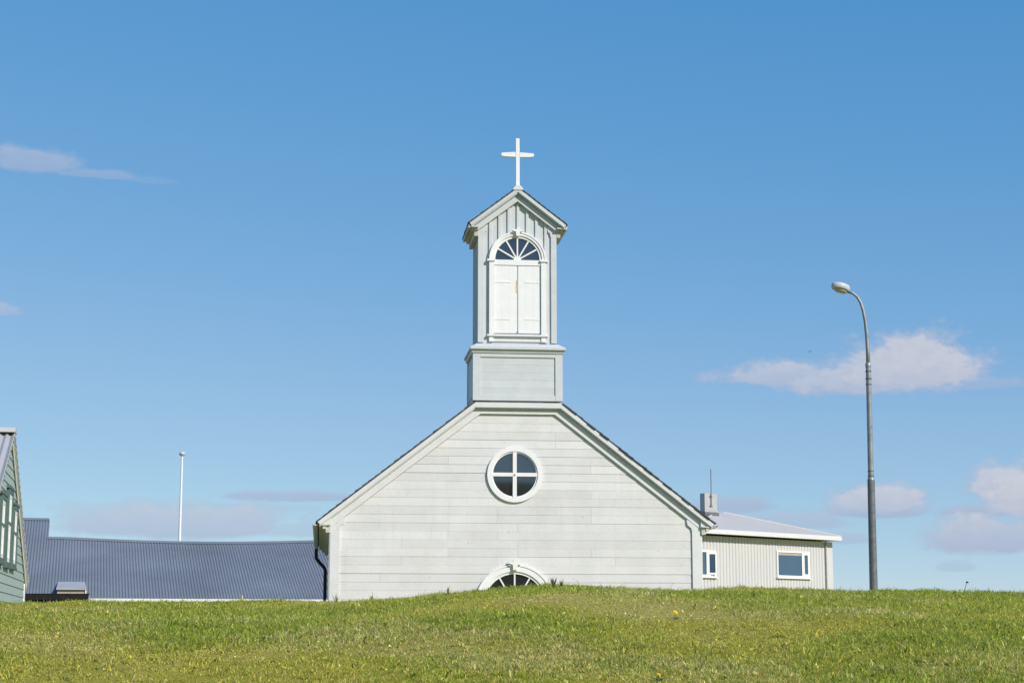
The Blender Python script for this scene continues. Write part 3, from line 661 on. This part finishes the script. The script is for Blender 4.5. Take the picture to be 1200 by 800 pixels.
# roof hatch low on the slope
hx0, hx1 = -1.26, -.26; hy = .12
hb = MB().box(hx0+.04, hx1-.04, hy, hy+1.0, EZ-.1, EZ+.32).build('roof_hatch', 'beige', bb)
MB().add([(hx0, hy-.1, EZ+.30), (hx1, hy-.1, EZ+.30), (hx1-.05, hy+1.2, EZ+.56), (hx0+.05, hy+1.2, EZ+.56), (hx0, hy-.1, EZ+.34), (hx1, hy-.1, EZ+.34), (hx1-.05, hy+1.2, EZ+.60), (hx0+.05, hy+1.2, EZ+.60)],
         [(0, 1, 2, 3), (4, 5, 6, 7), (0, 1, 5, 4), (1, 2, 6, 5), (2, 3, 7, 6), (3, 0, 4, 7)]).build('lid', 'corrgrey', hb)
box('post', 'white', hb, hx1-.035, hx1+.0, hy-.06, hy-.005, EZ-.1, EZ+.295); box('latch', 'black', hb, hx0+.40, hx0+.46, hy-.03, hy-.003, EZ+.02, EZ+.16)

# ------------------------------------------------------------------ black board fence
fe = empty('board_fence', (-13.4, 48, 0), radians(2), 'black stained board fence between the green house and the blue roof', 'fence')
for k in range(16):
    x = -.9+k*.17; box('board', 'fence', fe, x, x+.155, 0, .03, .1, 2.2+random.uniform(-.015, .01))
box('rail', 'fence', fe, -.92, 1.83, -.05, -.001, 2.12, 2.26); box('cap', 'fence', fe, -.93, 1.85, -.06, .07, 2.262, 2.285)
for x in (-.5, 1.2): box('post', 'fence', fe, x, x+.1, .031, .13, 0, 2.26)
MB().prism([(1.84, 2.2), (1.84, 2.12), (2.18, 1.6), (2.26, 1.6)], -.03, .04).build('brace', 'beige', fe)

# ------------------------------------------------------------------ green house
gh = empty('green_house', (-8.61, 30, 0), radians(11.5), 'sage green clapboard house with corrugated roof and dark green windows', 'house')
GY = -.65; GHW = 4.65; GZ = 4.52; GSL = .485
def gzr(y): return GZ-GSL*abs(y-GY)
gw = MB().prismx([(GY-GHW+.02, -.3), (GY+GHW-.02, -.3), (GY+GHW-.02, gzr(GY+GHW)-.08), (GY, GZ-.1), (GY-GHW+.02, gzr(GY+GHW)-.08)], -8, -.05).build('wall', 'green', gh)
zz = -.2; k = 0
while zz < GZ-.2:
    z1 = zz+.15; l0 = min(GHW-.12, (GZ-.1-zz)/GSL); l1 = min(GHW-.12, max(.02, (GZ-.1-z1)/GSL))
    m = MB(); m.add([(.004, GY-l0, zz), (.004, GY+l0, zz), (-.010, GY+l1, z1), (-.010, GY-l1, z1), (-.049, GY-l0, zz), (-.049, GY+l0, zz), (-.049, GY+l1, z1), (-.049, GY-l1, z1)], [(0, 1, 2, 3), (0, 4, 5, 1), (1, 5, 6, 2), (2, 6, 7, 3), (3, 7, 4, 0), (4, 7, 6, 5)])
    m.build('board', 'green', gw); zz = z1
for s in (-1, 1):
    ya, yb = sorted((GY+s*GHW, GY+s*(GHW-.15))); box('corner_board', 'white', gh, -.2, .014, ya, yb, -.3, gzr(GY+GHW)-.1)
    q = GHW+.22
    poly = [(GY, GZ+.02), (GY, GZ-.12), (GY+s*q, gzr(GY+q)-.14), (GY+s*q, gzr(GY+q)+.0)]
    MB().prismx(poly, .010, .026).build('barge_board', 'white', gh)
    poly = [(GY, GZ+.03), (GY, GZ-.02), (GY+s*(q+.03), gzr(GY+q)-.04), (GY+s*(q+.03), gzr(GY+q)+.01)]
    MB().prismx(poly, -8, .048).build('roof_deck', 'white', gh)
    sh_ = corr(-8.0, .05, .115, .045, lambda x, v, d: (x, GY+s*v, gzr(GY+v)+.045+d), [0.02, 2.3, q+.06], 6)
    sh_.build('roof_sheet', 'corrgrey', gh, True)
    # verge flashing with its row of fixings
    poly = [(GY, GZ+.10), (GY, GZ+.0), (GY+s*(q+.05), gzr(GY+q)-.02), (GY+s*(q+.05), gzr(GY+q)+.08)]
    vf = MB().prismx(poly, .0515, .058).build('verge_flashing', 'roofgrey', gh)
    for j in range(22):
        v = .15+j*.205; zc_ = gzr(GY+v)+.035; MB().box(.0585, .064, GY+s*v-.02, GY+s*v+.02, zc_-.02, zc_+.02).build('fixing', 'galvdark', vf)
MB().prismx([(GY-.2, GZ+.05), (GY-.1, GZ+.135), (GY+.1, GZ+.135), (GY+.2, GZ+.05)], -8, .07).build('ridge_cap', 'roofgrey', gh)
for cy, z0, z1 in ((GY, 2.40, 3.55), (GY+1.28, 2.42, 3.36), (GY-1.28, 2.42, 3.36)):
    hw = .36
    w_ = MB().box(-.02, .05, cy-hw-.09, cy-hw, z0-.06, z1+.06).box(-.02, .05, cy+hw, cy+hw+.09, z0-.06, z1+.06).box(-.02, .048, cy-hw, cy+hw, z0-.06, z0).box(-.02, .048, cy-hw, cy+hw, z1, z1+.06).build('window', 'dkgreen', gh)
    MB().prismx([(cy-hw-.14, z1+.061), (cy+hw+.14, z1+.061), (cy+hw+.14, z1+.11), (cy-hw-.14, z1+.11)], -.02, .06).build('window_hood', 'dkgreen', w_)
    box('sill', 'dkgreen', w_, -.02, .06, cy-hw-.12, cy+hw+.12, z0-.10, z0-.061)
    box('pane', 'glass', w_, -.012, -.004, cy-hw, cy+hw, z0, z1)
    s_ = MB().box(-.01, .03, cy-hw+.001, cy-hw+.07, z0+.001, z1-.001).box(-.01, .03, cy+hw-.07, cy+hw-.001, z0+.001, z1-.001).box(-.01, .029, cy-hw+.07, cy+hw-.07, z0+.001, z0+.07).box(-.01, .029, cy-hw+.07, cy+hw-.07, z1-.07, z1-.001).box(-.01, .032, cy-.04, cy+.04, z0+.07, z1-.07)
    s_.build('sash', 'white', w_); box('glazing_bar', 'dkgreen', w_, -.008, .036, cy-hw+.002, cy+hw-.002, z0+(z1-z0)*.55, z0+(z1-z0)*.55+.04)

# ------------------------------------------------------------------ street lamp
lp = empty('street_lamp', (8.62, 42, 0), 0, 'tall galvanised street lamp with curved arm beside the cream house', 'street lamp')
lp.rotation_euler = (0, radians(.55), 0)
MB().lathe([(.105, 0), (.098, 2.5), (.088, 4.86)], n=16).build('lower_tube', 'galvdark', lp, 40)
MB().lathe([(.09, 4.86), (.078, 4.90), (.066, 4.93)], n=16).build('collar', 'galv', lp, 40)
MB().lathe([(.070, 4.9), (.062, 7.64)], n=16).build('middle_tube', 'galv', lp, 40)
for z in (4.95, 5.07, 7.18, 7.32, 7.5): MB().lathe([(.078, z), (.078, z+.022)], n=14).build('band', 'galvdark', lp, 40)
MB().lathe([(.072, 7.62), (.075, 7.66), (.07, 7.70), (.05, 7.73)], n=14).build('collar', 'galv', lp, 40)
arm = [(0, 0, 7.6)]
for x, z in ((.0, 8.0), (-.015, 8.4), (-.045, 8.75), (-.09, 9.02), (-.15, 9.22), (-.23, 9.36), (-.34, 9.45), (-.50, 9.53)): arm.append((x, 0, z))
MB().tube(arm, [.052, .05, .046, .043, .04, .038, .037, .036, .036], 12).build('arm', 'galv', lp, True)
hd = empty('lamp_head', (-.50, 0, 9.53)); hd.parent = lp; hd.scale = (1.12, 1.1, .9); hd.rotation_euler = (radians(-6), radians(12), radians(20))
# flat oval housing: stacked oval sections
def oval(m, prof, n=28):
    vs = []
    for a, b_, z, cx in prof: vs += [(cx+a*cos(2*pi*k/n), b_*sin(2*pi*k/n), z) for k in range(n)]
    fs = [tuple(range(n-1, -1, -1)), tuple(range(len(vs)-n, len(vs)))]
    for i in range(len(prof)-1):
        for k in range(n): fs.append((i*n+k, i*n+(k+1) % n, (i+1)*n+(k+1) % n, (i+1)*n+k))
    return m.add(vs, fs)
oval(MB(), [(.20, .14, -.05, -.14), (.215, .155, -.02, -.14), (.22, .16, .05, -.14), (.205, .15, .09, -.14), (.15, .11, .115, -.14), (.06, .05, .125, -.14)]).build('housing', 'lamp', hd, 50)
oval(MB(), [(.09, .06, -.125, -.13), (.13, .09, -.11, -.13), (.145, .10, -.085, -.13), (.15, .105, -.051, -.13)]).build('lens', 'lens', hd, 50)
MB().tube([(-.02, 0, -.0), (.13, 0, -.035)], [.05, .042], 10).build('spigot', 'galvdark', hd, 40)

# ------------------------------------------------------------------ flagpole
fp = empty('flagpole', (-14.25, 75, 0), 0, 'white flagpole rising behind the blue roof', 'flagpole')
MB().lathe([(.075, 0), (.065, 4), (.042, 8.74)], n=14).build('pole', 'white', fp, 40)
MB().lathe([(.04, 8.74), (.11, 8.77), (.14, 8.83), (.12, 8.89), (.05, 8.93), (.01, 8.94)], n=16).build('truck', 'lamp', fp, 40)

# ------------------------------------------------------------------ small things on the bank
def dandelion(x, y, label, r=.022, hgt=.07):
    z = float(H(x, y)); d = empty('dandelion', (x, y, z), random.random()*.6, label, 'flower', 'dandelions on the grassy bank')
    MB().tube([(0, 0, -.01), (.003, 0, hgt*.5), (0, .002, hgt)], .0022, 6).build('stem', 'stem', d)
    m = MB()
    for ring, (n, rr, up) in enumerate(((16, 1, .004), (12, .75, .009), (8, .45, .012))):
        for k in range(n):
            a = 2*pi*k/n+ring*.3; c, s = cos(a), sin(a); w_ = r*.13
            m.add([(-s*w_, c*w_, hgt+.002*ring), (s*w_, -c*w_, hgt+.002*ring), (c*r*rr+s*w_, s*r*rr-c*w_, hgt+up), (c*r*rr*1.08, s*r*rr*1.08, hgt+up+.001), (c*r*rr-s*w_, s*r*rr+c*w_, hgt+up)], [(0, 1, 2, 3, 4)])
    fl = m.build('petals', 'petal', d); Rt = mathutils.Matrix.Rotation(radians(48), 4, 'X'); T0 = mathutils.Matrix.Translation((0, 0, hgt)); fl.data.transform(T0 @ Rt @ T0.inverted())
    MB().lathe([(.003, hgt-.014), (.009, hgt-.008), (.008, hgt+.002)], n=8).build('calyx', 'stem', d)
    m = MB()
    for k in range(7):
        a = 2*pi*k/7; c, s = cos(a), sin(a)
        m.add([(0, 0, .0), (c*.04-s*.01, s*.04+c*.01, .022), (c*.085, s*.085, .012), (c*.04+s*.01, s*.04-c*.01, .022)], [(0, 1, 2, 3)])
    m.build('leaves', 'stem', d)
dandelion(1.67, 18.0, 'yellow dandelion halfway up the bank, largest bloom, before the church right corner', .024)
dandelion(1.03, 12.45, 'yellow dandelion lowest on the bank, farthest from the church', .014, .04)
dandelion(2.41, 16.0, 'small yellow dandelion on the bank in line with the cream house window', .011, .045)
z = float(H(6.40, 24.9)); ws = empty('weed_stalk', (6.40, 24.9, z), 0, 'lone leaning weed stalk with dark seed head on the crest by the lamp', 'plant')
MB().tube([(0, 0, -.02), (.012, 0, .07), (.045, 0, .165)], .0035, 6).build('stem', 'seed', ws)
MB().lathe([(.004, -.006), (.022, 0), (.020, .009), (.008, .018)], (.052, 0, .168), 10).build('seed_head', 'seed', ws)
# the leafy weeds along the brow that stand against the church
wv = MB(); wr = random.Random(3)
def leafy(x, y, n, h):
    z = float(H(x, y)); 
    p = empty('weed', (x, y, z), 0, None, None)
    m = MB()
    for k in range(n):
        a = wr.uniform(0, 2*pi); l = h*wr.uniform(.6, 1.1); o = wr.uniform(.1, .6)*l; c, s = cos(a), sin(a); w_ = .006+.006*wr.random()
        m.add([(c*.01, s*.01, -.01), (c*o*.6-s*w_, s*o*.6+c*w_, l*.6), (c*o, s*o, l), (c*o*.6+s*w_, s*o*.6-c*w_, l*.6)], [(0, 1, 2, 3)])
    m.build('leaves', 'weed', p)
    MB().tube([(0, 0, -.01), (.004, 0, h*.6), (.01, .003, h*1.15)], .002, 5).build('stem', 'stem', p)
    return p
M['weed'] = mat('weed_leaf', (.16, .19, .045), .6, .3, 30)
for px_, n, h, lab in ((648, 16, .14, 'leafy weed clump on the crest right of the doorway arch'), (657, 12, .115, 'smaller leafy weed on the crest, next to the clump by the doorway arch'), (527, 7, .13, 'sprig of weed on the crest left of the doorway arch'), (438, 7, .12, 'sprig of weed on the crest near the left church corner'), (397, 7, .13, 'sprig of weed on the crest at the left church corner')):
    w_ = leafy((px_-600)/2040*25.0, 24.9, n, h); tag(w_, lab, 'plant', 'weeds along the crest')
# bird far off
BSC = .36
bd = empty('bird', (13.86, 80, 14.1), radians(70), 'tiny dark bird flying just beside the largest white cloud', 'bird')
MB().lathe([(.005, -.17), (.03, -.12), (.045, -.02), (.042, .06), (.03, .11), (.03, .15), (.008, .20)], n=10).build('body', 'bird', bd, True).rotation_euler = (0, radians(90), 0)
for s in (-1, 1): MB().add([(.07, s*.02, .02), (-.06, s*.02, .02), (-.08, s*.16, .07), (-.05, s*.27, .03), (.02, s*.15, .075), (.07, s*.02, .03), (-.06, s*.02, .03), (-.08, s*.16, .08), (-.05, s*.27, .035), (.02, s*.15, .085)], [(0, 1, 2, 3, 4), (9, 8, 7, 6, 5)]).build('wing', 'bird', bd)
bd.scale = (BSC,)*3
